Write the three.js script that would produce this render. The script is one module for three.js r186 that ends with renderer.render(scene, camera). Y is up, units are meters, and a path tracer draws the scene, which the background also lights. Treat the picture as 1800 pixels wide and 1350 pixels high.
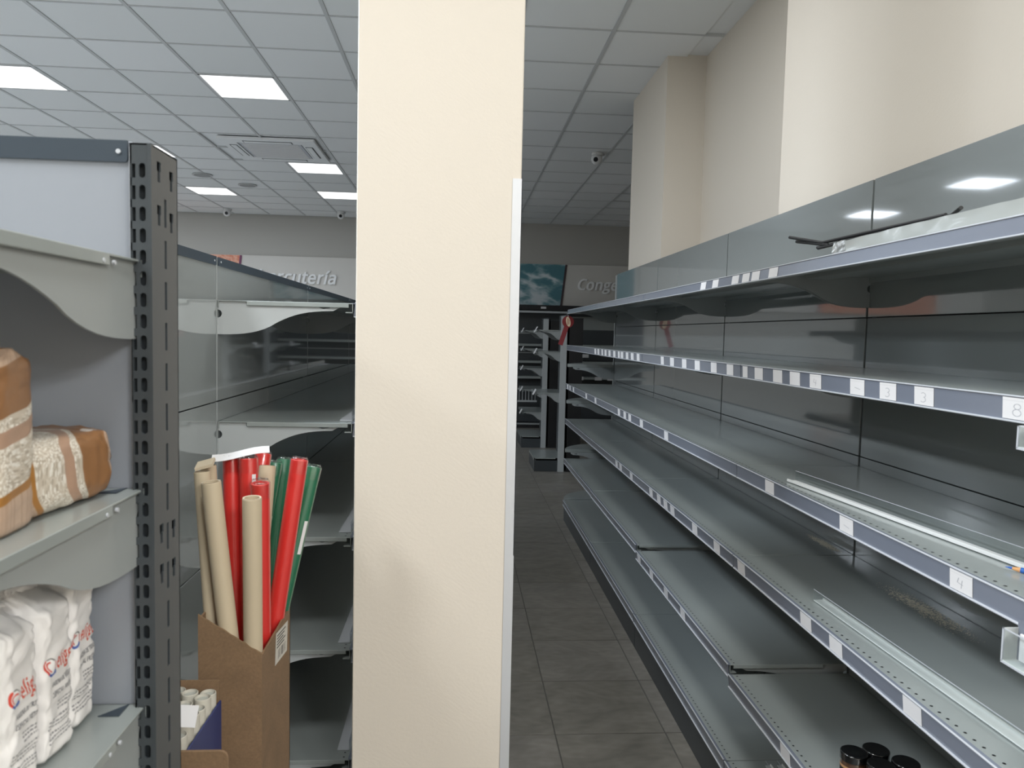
import * as THREE from 'three';
import { RoundedBoxGeometry } from 'three/addons/geometries/RoundedBoxGeometry.js';
import { mergeGeometries } from 'three/addons/utils/BufferGeometryUtils.js';
import { ImprovedNoise } from 'three/addons/math/ImprovedNoise.js';
import { RectAreaLightUniformsLib } from 'three/addons/lights/RectAreaLightUniformsLib.js';
import { TextGeometry } from 'three/addons/geometries/TextGeometry.js';
import { FontLoader } from 'three/addons/loaders/FontLoader.js';

// ---------------------------------------------------------------- camera, light, exposure
const scene = new THREE.Scene();
scene.background = new THREE.Color(0x000000);
const camera = new THREE.PerspectiveCamera(2 * Math.atan(675 / 1324.5) * 180 / Math.PI, 1800 / 1350, 0.05, 60);
camera.position.set(0, 1.6, 0);
camera.rotation.order = 'YXZ';
camera.rotation.set(-0.0662, -0.0711, 0.0228);
camera.focus = 3.4;
camera.userData.fStop = 10;
const renderer = new THREE.WebGLRenderer({ antialias: true });
renderer.toneMapping = THREE.LinearToneMapping;
renderer.toneMappingExposure = 1.0;
renderer.shadowMap.enabled = true;
RectAreaLightUniformsLib.init();
const LAMP = { power: 13, glow: 1.6, color: new THREE.Color().setRGB(0.98, 1.0, 1.0), cool: new THREE.Color().setRGB(0.90, 1.0, 1.12) };
const CEIL = 3.534;

// lamp cells of the 0.6 m ceiling grid: [column, row, label]
const GX = -2.653, GZ = 4.87, CELL = 0.6;
const UNSEEN = 'lit square LED ceiling panel outside the frame of the photo';
const LAMPS = [
  [-2, 2, 'glowing square LED ceiling panel cut by the left edge of the photo'],
  [1, 2, 'glowing square LED ceiling panel in full view, largest, just left of the cream column top'],
  [1, 7, 'glowing square LED ceiling panel right behind the ceiling air conditioner grille'],
  [-2, 6, 'glowing square LED ceiling panel half hidden behind the top of the dark slotted upright'],
  [-2, 10, 'glowing square LED ceiling panel far back above the left shelving, nearest the left camera'],
  [1, 10, 'glowing square LED ceiling panel far back, cut by the left edge of the cream column'],
  [-8, 2, UNSEEN, 2.4], [-8, 6, UNSEEN, 2.4], [-8, 10, UNSEEN, 2.4], [-5, 2, UNSEEN, 1], [-5, 6, UNSEEN, 1], [-5, 10, UNSEEN, 1], [-2, -2, UNSEEN, 5.2], [-2, -6, UNSEEN, 5.2],
  [-2, -10, UNSEEN, 3], [1, -5, UNSEEN, 7.6], [1, -9, UNSEEN, 5], [4, -3, UNSEEN, 1.4], [4, -8, UNSEEN, 2.5], [7, -14, UNSEEN, 5.9], [9, -14, UNSEEN, 5.9], [8, -13, UNSEEN, 5.9], [8, -16, UNSEEN, 5.9],
];

// ---------------------------------------------------------------- helpers
let seed = 7;
const rnd = () => { seed = (seed * 1664525 + 1013904223) >>> 0; return seed / 4294967296; };
const noise = new ImprovedNoise();
const used = {};
function numbered(n) { used[n] = (used[n] ?? -1) + 1; return used[n] ? `${n}_${String(used[n]).padStart(3, '0')}` : n; }
function fin(o) { o.castShadow = true; o.receiveShadow = true; return o; }
function thing(name, label, category, pos = [0, 0, 0], rotY = 0, group) {
  const o = new THREE.Group(); o.name = numbered(name); o.position.set(...pos); o.rotation.y = rotY;
  o.userData = { label, category }; if (group) o.userData.group = group;
  scene.add(o); return o;
}
function struct(name, geo, mat) {
  const o = geo ? fin(new THREE.Mesh(geo, mat)) : new THREE.Group();
  o.name = numbered(name); o.userData = { kind: 'structure' }; scene.add(o); return o;
}
function part(name, geo, mat, parent, ud) {
  const o = fin(new THREE.Mesh(Array.isArray(geo) ? merge(geo) : geo, mat)); o.name = name;
  if (ud) o.userData = ud; parent.add(o); return o;
}
function merge(gs) {
  gs = gs.map(g => { g = g.index ? g.toNonIndexed() : g; for (const k of Object.keys(g.attributes)) if (!['position', 'normal', 'uv'].includes(k)) g.deleteAttribute(k); return g; });
  return mergeGeometries(gs, false);
}
function bx(w, h, d, x, y, z) { const g = new THREE.BoxGeometry(w, h, d); g.translate(x, y, z); return boxUV(g); }
function b2(x0, x1, y0, y1, z0, z1) { return bx(x1 - x0, y1 - y0, z1 - z0, (x0 + x1) / 2, (y0 + y1) / 2, (z0 + z1) / 2); }
function rbx(w, h, d, x, y, z, r = 0.003, s = 1) { const g = new RoundedBoxGeometry(w, h, d, s, r); g.translate(x, y, z); return boxUV(g); }
function boxUV(g) {   // uv in metres, by the axis each face looks along
  const p = g.attributes.position, n = g.attributes.normal, uv = new Float32Array(p.count * 2);
  for (let i = 0; i < p.count; i++) {
    const ax = Math.abs(n.getX(i)), ay = Math.abs(n.getY(i)), az = Math.abs(n.getZ(i));
    let u, v;
    if (ay >= ax && ay >= az) { u = p.getX(i); v = p.getZ(i); } else if (ax >= az) { u = p.getZ(i); v = p.getY(i); } else { u = p.getX(i); v = p.getY(i); }
    uv[2 * i] = u; uv[2 * i + 1] = v;
  }
  g.setAttribute('uv', new THREE.BufferAttribute(uv, 2)); return g;
}
function cyl(r0, r1, h, x, y, z, s = 20) { const g = new THREE.CylinderGeometry(r0, r1, h, s); g.translate(x, y, z); return g; }
function rod(a, b, r, s = 8) {
  const A = new THREE.Vector3(...a), B = new THREE.Vector3(...b), d = B.clone().sub(A);
  const g = new THREE.CylinderGeometry(r, r, d.length(), s);
  g.applyQuaternion(new THREE.Quaternion().setFromUnitVectors(new THREE.Vector3(0, 1, 0), d.clone().normalize()));
  g.translate(...A.add(B).multiplyScalar(0.5).toArray()); return g;
}
function canvasTex(w, h, draw, rep) {
  const c = document.createElement('canvas'); c.width = w; c.height = h; draw(c.getContext('2d'), w, h);
  const t = new THREE.CanvasTexture(c); t.colorSpace = THREE.SRGBColorSpace; t.magFilter = THREE.LinearFilter;
  t.wrapS = t.wrapT = THREE.RepeatWrapping; if (rep) t.repeat.set(...rep); return t;
}
function noiseTex(n, fn, srgb, rep) {
  const a = new Uint8Array(n * n * 4);
  for (let y = 0; y < n; y++) for (let x = 0; x < n; x++) {
    const c = fn(x / n, y / n, x, y), i = 4 * (y * n + x);
    for (let k = 0; k < 3; k++) a[i + k] = Math.max(0, Math.min(255, (Array.isArray(c) ? c[k] : c) * 255)); a[i + 3] = 255;
  }
  const t = new THREE.DataTexture(a, n, n); if (srgb) t.colorSpace = THREE.SRGBColorSpace;
  t.magFilter = THREE.LinearFilter; t.wrapS = t.wrapT = THREE.RepeatWrapping; t.needsUpdate = true; if (rep) t.repeat.set(...rep); return t;
}
function tile2(u, v, f, s) {   // noise that repeats over the unit square
  const a = u * Math.PI * 2, b = v * Math.PI * 2, r = f / 6.283;
  return noise.noise(Math.cos(a) * r + s, Math.sin(a) * r + Math.cos(b) * r * 1.3 + 5 * s, Math.sin(b) * r + 11.3);
}
const rgb = (r, g, b) => new THREE.Color().setRGB(r, g, b);
const std = (c, rough, o = {}) => new THREE.MeshStandardMaterial({ color: c, roughness: rough, ...o });
const phy = (c, rough, o = {}) => new THREE.MeshPhysicalMaterial({ color: c, roughness: rough, ...o });

// ---------------------------------------------------------------- materials
const fineBump = noiseTex(256, (u, v) => 0.5 + 0.28 * tile2(u, v, 40, 1) + 0.25 * (rnd() - 0.5), false, [3, 3]);
const peelBump = noiseTex(256, (u, v) => 0.5 + 0.3 * tile2(u, v, 90, 3) + 0.12 * (rnd() - 0.5), false, [6, 6]);
const tileBump = noiseTex(256, (u, v) => 0.6 - 0.5 * Math.max(0, tile2(u, v, 70, 2)) - 0.25 * rnd() * rnd(), false, [3, 3]);
const concrete = [0, 1, 2].map(k => noiseTex(256, (u, v) => {
  const q = 0.50 + 0.05 * tile2(u, v, 5, 4 + k) + 0.035 * tile2(u, v, 17, 9 + k) + 0.02 * (rnd() - 0.5) + 0.03 * tile2(u, v * 3, 9, 13 + k);
  return [q * 1.01, q * 0.98, q * 0.93];
}, true, [1.6, 1.6]));
const M = {
  steel: phy(rgb(0.295, 0.322, 0.312), 0.3, { clearcoat: 0.45, clearcoatRoughness: 0.1 }),
  panel: phy(rgb(0.23, 0.25, 0.247), 0.06, { bumpMap: peelBump, bumpScale: 0.000008, ior: 1.6, clearcoat: 1, clearcoatRoughness: 0.04 }),
  panelPale: phy(rgb(0.31, 0.335, 0.335), 0.06, { bumpMap: peelBump, bumpScale: 0.000008, ior: 1.6, clearcoat: 1, clearcoatRoughness: 0.04 }),
  bracket: std(rgb(0.33, 0.352, 0.35), 0.42),
  paleSteel: phy(rgb(0.45, 0.475, 0.48), 0.4),
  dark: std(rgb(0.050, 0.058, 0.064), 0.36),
  black: std(rgb(0.008, 0.008, 0.009), 0.5),
  navy: std(rgb(0.036, 0.05, 0.066), 0.45),
  rail: phy(rgb(0.185, 0.205, 0.25), 0.22, { clearcoat: 0.6, clearcoatRoughness: 0.12 }),
  railEdge: phy(rgb(0.52, 0.54, 0.57), 0.25),
  clear: phy(rgb(0.93, 0.95, 0.95), 0.06, { transmission: 1, thickness: 0, ior: 1.45 }),
  clearFrost: phy(rgb(0.62, 0.64, 0.62), 0.35),
  paper: std(rgb(0.74, 0.73, 0.73), 0.8),
  cream: std(rgb(0.73, 0.665, 0.575), 0.72, { bumpMap: fineBump, bumpScale: 0.0004 }),
  farWall: std(rgb(0.50, 0.485, 0.45), 0.8),
  fascia: std(rgb(0.70, 0.675, 0.63), 0.6),
  ceilTile: std(rgb(0.87, 0.88, 0.88), 0.95, { bumpMap: tileBump, bumpScale: 0.0008 }),
  bar: std(rgb(0.58, 0.59, 0.59), 0.5),
  white: std(rgb(0.78, 0.78, 0.77), 0.5),
  letter: std(rgb(0.93, 0.93, 0.92), 0.5),
  strip: phy(rgb(0.74, 0.75, 0.73), 0.35),
  lens: std(rgb(0.01, 0.01, 0.012), 0.1),
  alu: phy(rgb(0.70, 0.715, 0.74), 0.4, { metalness: 0.4 }),
  grout: std(rgb(0.12, 0.115, 0.105), 0.8),
  red: phy(rgb(0.62, 0.032, 0.026), 0.35, { clearcoat: 0.4, clearcoatRoughness: 0.2 }),
  green: phy(rgb(0.022, 0.15, 0.075), 0.35, { clearcoat: 0.4, clearcoatRoughness: 0.2 }),
  film: phy(rgb(0.95, 0.95, 0.95), 0.12, { transmission: 1, thickness: 0, ior: 1.5 }),
  core: std(rgb(0.34, 0.29, 0.22), 0.9),
  lid: phy(rgb(0.006, 0.006, 0.007), 0.18, { clearcoat: 1, clearcoatRoughness: 0.08 }),
};
const glow = new THREE.MeshStandardMaterial({ color: 0xffffff, emissive: LAMP.color, emissiveIntensity: LAMP.glow, roughness: 0.6 });

// ---------------------------------------------------------------- setting
{
  const floor = struct('floor', b2(-10.2, 4.2, -0.25, -0.004, -13.5, 6.2), M.grout);
  part('light_floor', b2(-10.0, -1.75, -0.004, 0.0, -13.3, 6.0), std(rgb(0.50, 0.505, 0.50), 0.6), floor);
  const TX = 0.45, TZ = 0.464, fx = 0.4126, fz = 4.762;
  const g = rbx(TX - 0.005, 0.012, TZ - 0.005, 0, -0.0062, 0, 0.0015);
  const fm = concrete.map(t => std(0xffffff, 0.42, { map: t, bumpMap: fineBump, bumpScale: 0.0002 }));
  fm.forEach((m, k) => m.color.setRGB(1.0 - 0.04 * k, 1.0 - 0.04 * k, 1.0 - 0.05 * k));
  for (let i = -2; i < 6; i++) for (let j = -6; j < 18; j++) {
    const x = fx + TX * (i + 0.5), z = -(fz + TZ * (j + 0.5));
    if (x > 1.4 && z > -6.4) continue;
    const t = part('tile', g, fm[Math.floor(rnd() * 3)], floor); t.position.set(x, -0.0005 * rnd(), z);
    t.rotation.y = Math.PI * Math.floor(rnd() * 2);
  }
}
{
  const ceiling = struct('ceiling', b2(-10.2, 4.2, CEIL + 0.018, CEIL + 0.25, -13.5, 6.2), M.ceilTile);
  const lampCells = new Set(LAMPS.map(l => l[0] + ',' + l[1]));
  const ac = (i, j) => i >= 0 && i <= 1 && j >= 5 && j <= 6;
  const g = rbx(CELL - 0.024, 0.014, CELL - 0.015, 0, CEIL + 0.011, 0, 0.002);
  const mats = [0, 1, 2].map(k => { const m = M.ceilTile.clone(); m.color.setRGB(0.87 - 0.02 * k, 0.88 - 0.018 * k, 0.88 - 0.02 * k); return m; });
  for (let i = -9; i < 8; i++) for (let j = -1; j < 14; j++) {
    const x = GX + CELL * (i + 0.5), z = -(GZ + CELL * (j + 0.5));
    if (lampCells.has(i + ',' + j) || ac(i, j)) continue;
    if (x > 1.7 && z > -6.3) continue;
    const t = part('ceiling_tile', g, mats[Math.floor(rnd() * 3)], ceiling); t.position.set(x, 0.0015 * rnd(), z);
  }
  for (let i = -9; i < 9; i++) {
    const x = GX + CELL * i, z1 = x > 1.38 ? -6.3 : -4.1;
    part('main_runner', b2(x - 0.012, x + 0.012, CEIL - 0.001, CEIL + 0.02, -13.28, z1), M.bar, ceiling);
  }
  for (let j = -1; j < 15; j++) {
    const z = -(GZ + CELL * j);
    part('cross_runner', b2(-8.05, z > -6.3 ? 1.66 : 3.9, CEIL, CEIL + 0.02, z - 0.007, z + 0.007), M.bar, ceiling);
  }
}
struct('wall_left', b2(-10.2, -10.0, 0, CEIL + 0.2, -13.5, 6.2), M.cream);
struct('wall_front', b2(-10.2, 4.2, 0, CEIL + 0.2, 6.0, 6.2), M.cream);
struct('wall_back', b2(-10.2, 4.2, 0, CEIL + 0.2, -13.5, -13.3), M.farWall);
struct('wall_right', [
  b2(1.675, 1.9, 0, CEIL + 0.2, -6.27, -0.9),
  b2(1.40, 1.675, 0, CEIL + 0.2, -3.29, -0.9), b2(4.0, 4.2, 0, CEIL + 0.2, -0.9, 6.0), b2(1.9, 4.2, 0, CEIL + 0.2, -1.1, -0.9),
  b2(1.40, 1.675, 0, CEIL + 0.2, -6.27, -5.25),
  b2(1.9, 4.2, 0, CEIL + 0.2, -6.27, -6.05), b2(4.0, 4.2, 0, CEIL + 0.2, -13.3, -6.27),
].reduce((a, g) => a ? merge([a, g]) : g, null), M.cream);
{
  const c = struct('column', rbx(0.427, CEIL + 0.05, 0.43, -0.058, (CEIL + 0.05) / 2, -2.215, 0.004, 2), M.cream);
  part('corner_guard', [b2(0.132, 0.1575, 0.0, 2.006, -1.9985, -1.997), b2(0.156, 0.1575, 0.0, 2.006, -2.026, -1.997)], M.alu, c, { label: 'aluminium corner guard strip' });
}

// ---------------------------------------------------------------- ceiling lamps
{
  let proto;
  for (const [i, j, label, share = i > 0 ? 0.38 : 0.85] of LAMPS) {
    const x = GX + CELL * (i + 0.5), z = -(GZ + CELL * (j + 0.5));
    const t = thing('ceiling_light', label, 'ceiling light', [x, CEIL, z], 0, 'square LED panels in the ceiling grid');
    const f = 0.288;
    part('frame', [b2(-f, f, -0.002, 0.016, -f, -f + 0.013), b2(-f, f, -0.002, 0.016, f - 0.013, f), b2(-f, -f + 0.013, -0.002, 0.016, -f, f), b2(f - 0.013, f, -0.002, 0.016, -f, f)], M.white, t);
    part('diffuser', b2(-f + 0.013, f - 0.013, 0.001, 0.01, -f + 0.013, f - 0.013), glow, t);
    const l = new THREE.RectAreaLight(i < 2 && z < -1.3 ? LAMP.cool : LAMP.color, LAMP.power * share, 0.55, 0.55);
    l.position.set(x, CEIL - 0.006, z); l.rotation.x = -Math.PI / 2; l.name = 'panel_glow'; scene.add(l);
  }
}

// ---------------------------------------------------------------- shelving
function bracketGeo(D, rear, front, x) {   // the curved sheet bracket, in the plane x = const, under y = 0
  const s = new THREE.Shape(), L = D - 0.045;
  s.moveTo(0.0, 0.0); s.lineTo(L, 0.0); s.lineTo(L, -front * 0.5); s.lineTo(L - 0.02, -front);
  s.bezierCurveTo(L * 0.72, -front - 0.002, L * 0.62, -front - 0.012, L * 0.48, -(front + rear) * 0.5);
  s.bezierCurveTo(L * 0.36, -rear * 0.93, L * 0.2, -rear, 0.012, -rear);
  s.lineTo(-0.006, -rear); s.lineTo(-0.006, -rear * 0.8); s.lineTo(0.0, -rear * 0.76); s.lineTo(0.0, -rear * 0.5); s.absarc(0.0, -rear * 0.38, rear * 0.12, -Math.PI / 2, Math.PI / 2, false); s.lineTo(-0.006, -rear * 0.26); s.lineTo(-0.006, -0.002);
  const slot = new THREE.Path();
  slot.moveTo(L - 0.062, -0.013); slot.lineTo(L - 0.05, -0.0165); slot.lineTo(L - 0.03, -0.014); slot.lineTo(L - 0.03, -0.012); slot.lineTo(L - 0.05, -0.0095);
  s.holes.push(slot);
  const g = new THREE.ExtrudeGeometry(s, { depth: 0.003, bevelEnabled: false, curveSegments: 8 });
  g.rotateY(-Math.PI / 2); g.translate(x + 0.0015, 0, 0); return g;
}
function deckGeo(x0, x1, D, y) {
  const w = x1 - x0, cx = (x0 + x1) / 2;
  return merge([
    rbx(w, 0.003, D - 0.004, cx, y - 0.0015, D / 2, 0.001), bx(w, 0.028, 0.002, cx, y - 0.014, D - 0.003),
    bx(w, 0.02, 0.002, cx, y - 0.01, 0.003), bx(w, 0.003, 0.022, cx, y - 0.0275, D - 0.013),
    rbx(0.004, 0.0135, D - 0.1, x0 + 0.0015, y - 0.0068, D / 2 + 0.035, 0.0015), rbx(0.004, 0.0135, D - 0.1, x1 - 0.0015, y - 0.0068, D / 2 + 0.035, 0.0015),
    bx(w - 0.1, 0.012, 0.004, cx, y - 0.009, D * 0.38), bx(w - 0.1, 0.012, 0.004, cx, y - 0.009, D * 0.58), bx(w - 0.1, 0.002, D * 0.2, cx, y - 0.015, D * 0.48),
  ]);
}
function railGeos(x0, x1, D, y, h, tilt) {
  const w = x1 - x0, cx = (x0 + x1) / 2;
  const T = g => { g.rotateX(tilt); g.translate(0, y, D); return g; };
  const plate = merge([bx(w, h - 0.004, 0.002, cx, -h / 2, 0.001), bx(w, 0.003, 0.01, cx, -0.004, -0.004)].map(T));
  const edge = merge([rbx(w, 0.003, 0.0045, cx, -0.0012, 0.002, 0.001), rbx(w, 0.0032, 0.006, cx, -h + 0.001, 0.0035, 0.001)].map(T));
  return [plate, edge];
}
const holeDisc = new THREE.CircleGeometry(0.0032, 8); holeDisc.rotateX(-Math.PI / 2);
function holes(x0, x1, y, z, step) {
  const gs = []; for (let x = x0 + 0.015; x < x1 - 0.01; x += step) { const g = holeDisc.clone(); g.translate(x, y + 0.0004, z); gs.push(g); }
  return merge(gs);
}
const digitMat = {};
function tagMat(d) {
  if (!d) return M.paper;
  return digitMat[d] ??= std(0xffffff, 0.8, { map: canvasTex(64, 64, (c) => {
    c.fillStyle = '#dedcdb'; c.fillRect(0, 0, 64, 64); c.strokeStyle = '#c2c0c0'; c.lineWidth = 1.2; c.beginPath(); c.moveTo(0, 9); c.lineTo(64, 9); c.stroke();
    c.strokeStyle = '#96969b'; c.lineWidth = 1.6; c.beginPath();
    if (d === '3') { c.arc(30, 28, 8, -2.4, 1.4); c.moveTo(33, 36); c.arc(29, 44, 9, -1.2, 2.4); }
    else if (d === '1') { c.moveTo(20, 34); c.lineTo(46, 40); }
    else if (d === '4') { c.moveTo(26, 20); c.lineTo(22, 36); c.lineTo(38, 40); c.moveTo(36, 24); c.lineTo(33, 52); }
    else if (d === '8') { c.arc(36, 26, 8, 0, 6.2); c.moveTo(45, 44); c.arc(35, 44, 10, 0, 6.2); }
    c.stroke();
  }) });
}
function tagGeo(w, h) { const g = new THREE.BoxGeometry(w, h, 0.0006); return g; }

function bay(o) {
  const t = thing(o.name ?? 'shelving_bay', o.label, o.category ?? 'shelving', o.pos, o.rot, o.group);
  const { L, H } = o; const pm = o.panelMat ?? M.panel;
  const rows = [H, ...o.seams, 0.02], gap = o.gap ?? 0.006;
  for (let k = 0; k + 1 < rows.length; k++)
    part('back_panel', rbx(L - 2 * gap, rows[k] - rows[k + 1] - 0.003, 0.018, L / 2, (rows[k] + rows[k + 1]) / 2, -0.009, 0.0015), pm, t);
  if (o.cap) {
    const cg = (() => { const w = L / 2 - gap - 0.0045, r = 0.004, q = new THREE.Shape(); q.moveTo(-w, 0); q.lineTo(w, 0); q.lineTo(w, -0.020); q.quadraticCurveTo(w, -0.025, w - r, -0.025); q.lineTo(-w + r, -0.025); q.quadraticCurveTo(-w, -0.025, -w, -0.020); q.closePath(); const e = new THREE.ExtrudeGeometry(q, { depth: 0.003, bevelEnabled: false }); e.translate(L / 2, H - 0.001, 0.0005); return e; })();
    const hole = cyl(0.0028, 0.0028, 0.002, 0, 0, 0, 10); hole.rotateX(Math.PI / 2);
    const h = [hole.clone().translate(0.03, H - 0.014, 0.004), hole.clone().translate(L - 0.028, H - 0.014, 0.004)];
    const c = part('top_strip', cg, M.navy, t, { label: 'dark top stiffener strip' }); for (const q of h) part('rivet', q, M.railEdge, c);
  }
  part('spine', b2(0.028, L - 0.0, 0.02, H - 0.01, -0.04, -0.0195), M.black, t);
  for (const x of (o.uprights ?? [0]).map(q => q < L / 2 ? 0.014 : L - 0.014)) part('upright', b2(x - 0.014, x + 0.014, 0, H - 0.002, -0.058, -0.0185), o.uprightMat ?? M.dark, t);
  for (const s of o.shelves) {
    const D = s.D ?? o.D, x0 = 0.003, x1 = L - 0.003, y = s.y, h = s.rail ?? 0.044;
    const sh = part('shelf', deckGeo(x0, x1, D - 0.004, y - 0.003), M.steel, t);
    const br = bracketGeo(D, o.rear ?? 0.098, 0.022, 0); br.translate(0, y - 0.005, 0);
    for (const bxx of s.brackets ?? [0.012, L - 0.012]) { const b = part('bracket', br, o.bracketMat ?? M.bracket, sh); b.position.x = bxx; }
    if (s.rail !== 0) {
      const [p, e] = railGeos(x0 + 0.001, x1 - 0.001, D, y, h, s.tilt ?? 0.06);
      part('price_rail', p, M.rail, sh, { label: 'bluish clear plastic price rail' }); part('rail_edge', e, M.railEdge, sh);
    }
    if (s.holes !== false) part('hole_strip', holes(x0, x1, y - 0.003, D - 0.024, o.holeStep ?? 0.025), M.black, sh, { kind: 'stuff' });
    if (s.under) part('hole_strip', (() => { const g = holes(x0 + 0.2, x1 - 0.2, 0, 0, 0.0125); g.rotateX(Math.PI); g.translate(0, y - 0.0175, D * 0.42); return g; })(), M.paleSteel, sh, { kind: 'stuff' });
    for (const [x, w, d] of s.tags ?? []) {
      const q = part('price_tag', tagGeo(Math.min(w, 0.062), h - 0.008), tagMat(d), sh);
      const a = s.tilt ?? 0.06; q.position.set(x, y - (h / 2) * Math.cos(a) - 0.0032 * Math.sin(a), D + 0.0032 * Math.cos(a) - (h / 2) * Math.sin(a)); q.rotation.set(a, 0, 0.01 * (rnd() - 0.5));
    }
    if (s.riser) {
      part('front_riser', [b2(x0 + 0.05, x1, y - 0.002, y + 0.001, D - 0.05, D - 0.012)], M.railEdge, sh);
      part('riser_plate', [b2(x0 + 0.05, x1, y, y + 0.03, D - 0.014, D - 0.012)], M.clear, sh);
    }
  }
  if (o.base) {
    const D = o.baseD ?? o.D, y = o.base;
    const sh = part('base_shelf', deckGeo(0.003, L - 0.003, D - 0.004, y - 0.003), M.steel, t);
    if (o.baseRail !== false) {
      const [p, e] = railGeos(0.004, L - 0.004, D, y, 0.044, 0.06);
      part('price_rail', p, M.rail, sh, { label: 'bluish clear plastic price rail' }); part('rail_edge', e, M.railEdge, sh);
      part('hole_strip', holes(0.003, L - 0.003, y - 0.003, D - 0.024, 0.025), M.black, sh, { kind: 'stuff' });
    }
    part('kick_plate', [rbx(L - 0.004, y - 0.037, 0.012, L / 2, (y - 0.035) / 2, D - 0.016, 0.001), b2(0.002, 0.012, 0, y - 0.035, 0, D - 0.02), b2(L - 0.012, L - 0.002, 0, y - 0.035, 0, D - 0.02)], M.dark, t);
  }
  return t;
}

// right-hand run, four bays facing the aisle; local x runs from the far end to the near end
const RX = 1.335, SEAMS = [1.68, 1.22, 0.76, 0.30];
const RT = {
  L1: [[], [], [], []], L2: [], L3: [], L4: [], L5: [],
};
const tags = {
  L1: [[[0.02, 0.06], [0.1, 0.062], [0.232, 0.062]], [[0.931, 0.06], [1.066, 0.062], [1.262, 0.062]], [], []],
  L2: [[[0.04, 0.04], [0.15, 0.062], [0.288, 0.062], [0.4, 0.062], [0.52, 0.062, '4'], [0.725, 0.062, '1'], [0.85, 0.062, '3'], [0.976, 0.062, '3'], [1.223, 0.06, '8']],
    [[0.383, 0.05], [0.539, 0.06], [0.716, 0.06], [0.886, 0.062], [1.075, 0.062], [1.239, 0.062]],
    [[0.03, 0.06], [0.141, 0.062], [0.277, 0.05], [0.386, 0.062], [0.512, 0.062], [0.656, 0.062], [0.784, 0.05], [0.868, 0.062], [0.998, 0.06], [1.121, 0.062], [1.255, 0.062]], []],
  L3: [[[0.267, 0.062], [0.709, 0.062, '1'], [1.117, 0.062, '4']], [[0.034, 0.062], [0.488, 0.062]], [[0.089, 0.062], [0.835, 0.062], [0.987, 0.062], [1.109, 0.062]], [[0.12, 0.06], [0.251, 0.06], [0.438, 0.06], [1.049, 0.06]]],
  L4: [[[0.076, 0.062], [0.53, 0.062], [0.688, 0.062], [0.996, 0.062]], [[0.263, 0.062], [0.404, 0.062], [0.515, 0.062], [0.622, 0.062], [0.929, 0.062], [1.179, 0.062]], [[0.811, 0.062], [0.921, 0.062], [1.185, 0.062]], []],
  L5: [[[0.449, 0.062]], [[0.076, 0.062], [0.321, 0.062], [0.571, 0.062], [0.819, 0.062]], [], []],
};
const J = [-1.07, -2.40, -3.735, -5.07, -6.40];
const RLAB = [
  'nearest grey shelving bay on the right, with loose clear strips and jars',
  'second grey shelving bay on the right, fifth shelf a step higher than the nearest bay',
  'third grey shelving bay on the right, close-set white tags along its second rail',
  'farthest grey metal shelving bay of the right run, red ribbon hanging at its end',
];
for (let k = 0; k < 4; k++) {
  const L = J[k] - J[k + 1];
  bay({
    label: RLAB[k], group: 'grey shelving bays along the right wall', pos: [RX, 0, J[k + 1]], rot: -Math.PI / 2, L, H: 2.13, seams: SEAMS, D: 0.415, uprights: k === 0 ? [0, L] : k === 3 ? [0.014] : [0], base: 0.18, baseD: 0.415,
    shelves: [
      { y: 1.815, rail: 0.036, tilt: -0.12, tags: tags.L1[k], under: true, holes: false },
      { y: 1.518, tilt: 0.05, tags: tags.L2[k] }, { y: 1.19, tags: tags.L3[k] }, { y: 0.888, tags: tags.L4[k], tilt: 0.1 },
      { y: [0.482, 0.512, 0.54, 0.543][k], tags: tags.L5[k], tilt: 0.1 },
    ],
  });
}
// rounded end piece after the last bay
{
  const t = thing('rounded_end_shelf', 'quarter-round grey end shelves closing the far end of the right shelving run', 'shelving', [RX, 0, -6.42]);
  const R = 0.40;
  for (const y of [1.355, 1.04, 0.615, 0.185]) {
    const s = new THREE.Shape(); s.moveTo(0, 0); s.lineTo(-R, 0); s.bezierCurveTo(-R, R * 0.35, -R * 0.7, R * 0.85, -0.04, R * 0.95); s.lineTo(0, R * 0.95); s.closePath();
    const g = new THREE.ExtrudeGeometry(s, { depth: 0.022, bevelEnabled: true, bevelSize: 0.002, bevelThickness: 0.002, bevelSegments: 1, curveSegments: 12 });
    g.rotateX(-Math.PI / 2); g.translate(0, y - 0.024, 0);
    const q = part('rounded_shelf', g, M.steel, t);
    if (y > 0.3) { const b = bracketGeo(R, 0.098, 0.022, 0); b.rotateY(-Math.PI / 2); b.translate(0, y - 0.026, 0.002); part('bracket', b, M.bracket, q); }
    else { const g2 = new THREE.ExtrudeGeometry(s, { depth: 0.15, bevelEnabled: false }); g2.rotateX(-Math.PI / 2); g2.scale(0.95, 1, 0.95); part('kick_plate', g2, M.dark, t); }
  }
  part('post', [b2(-0.005, 0.03, 0, 2.12, -0.02, 0.005)], M.bracket, t);
}
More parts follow.
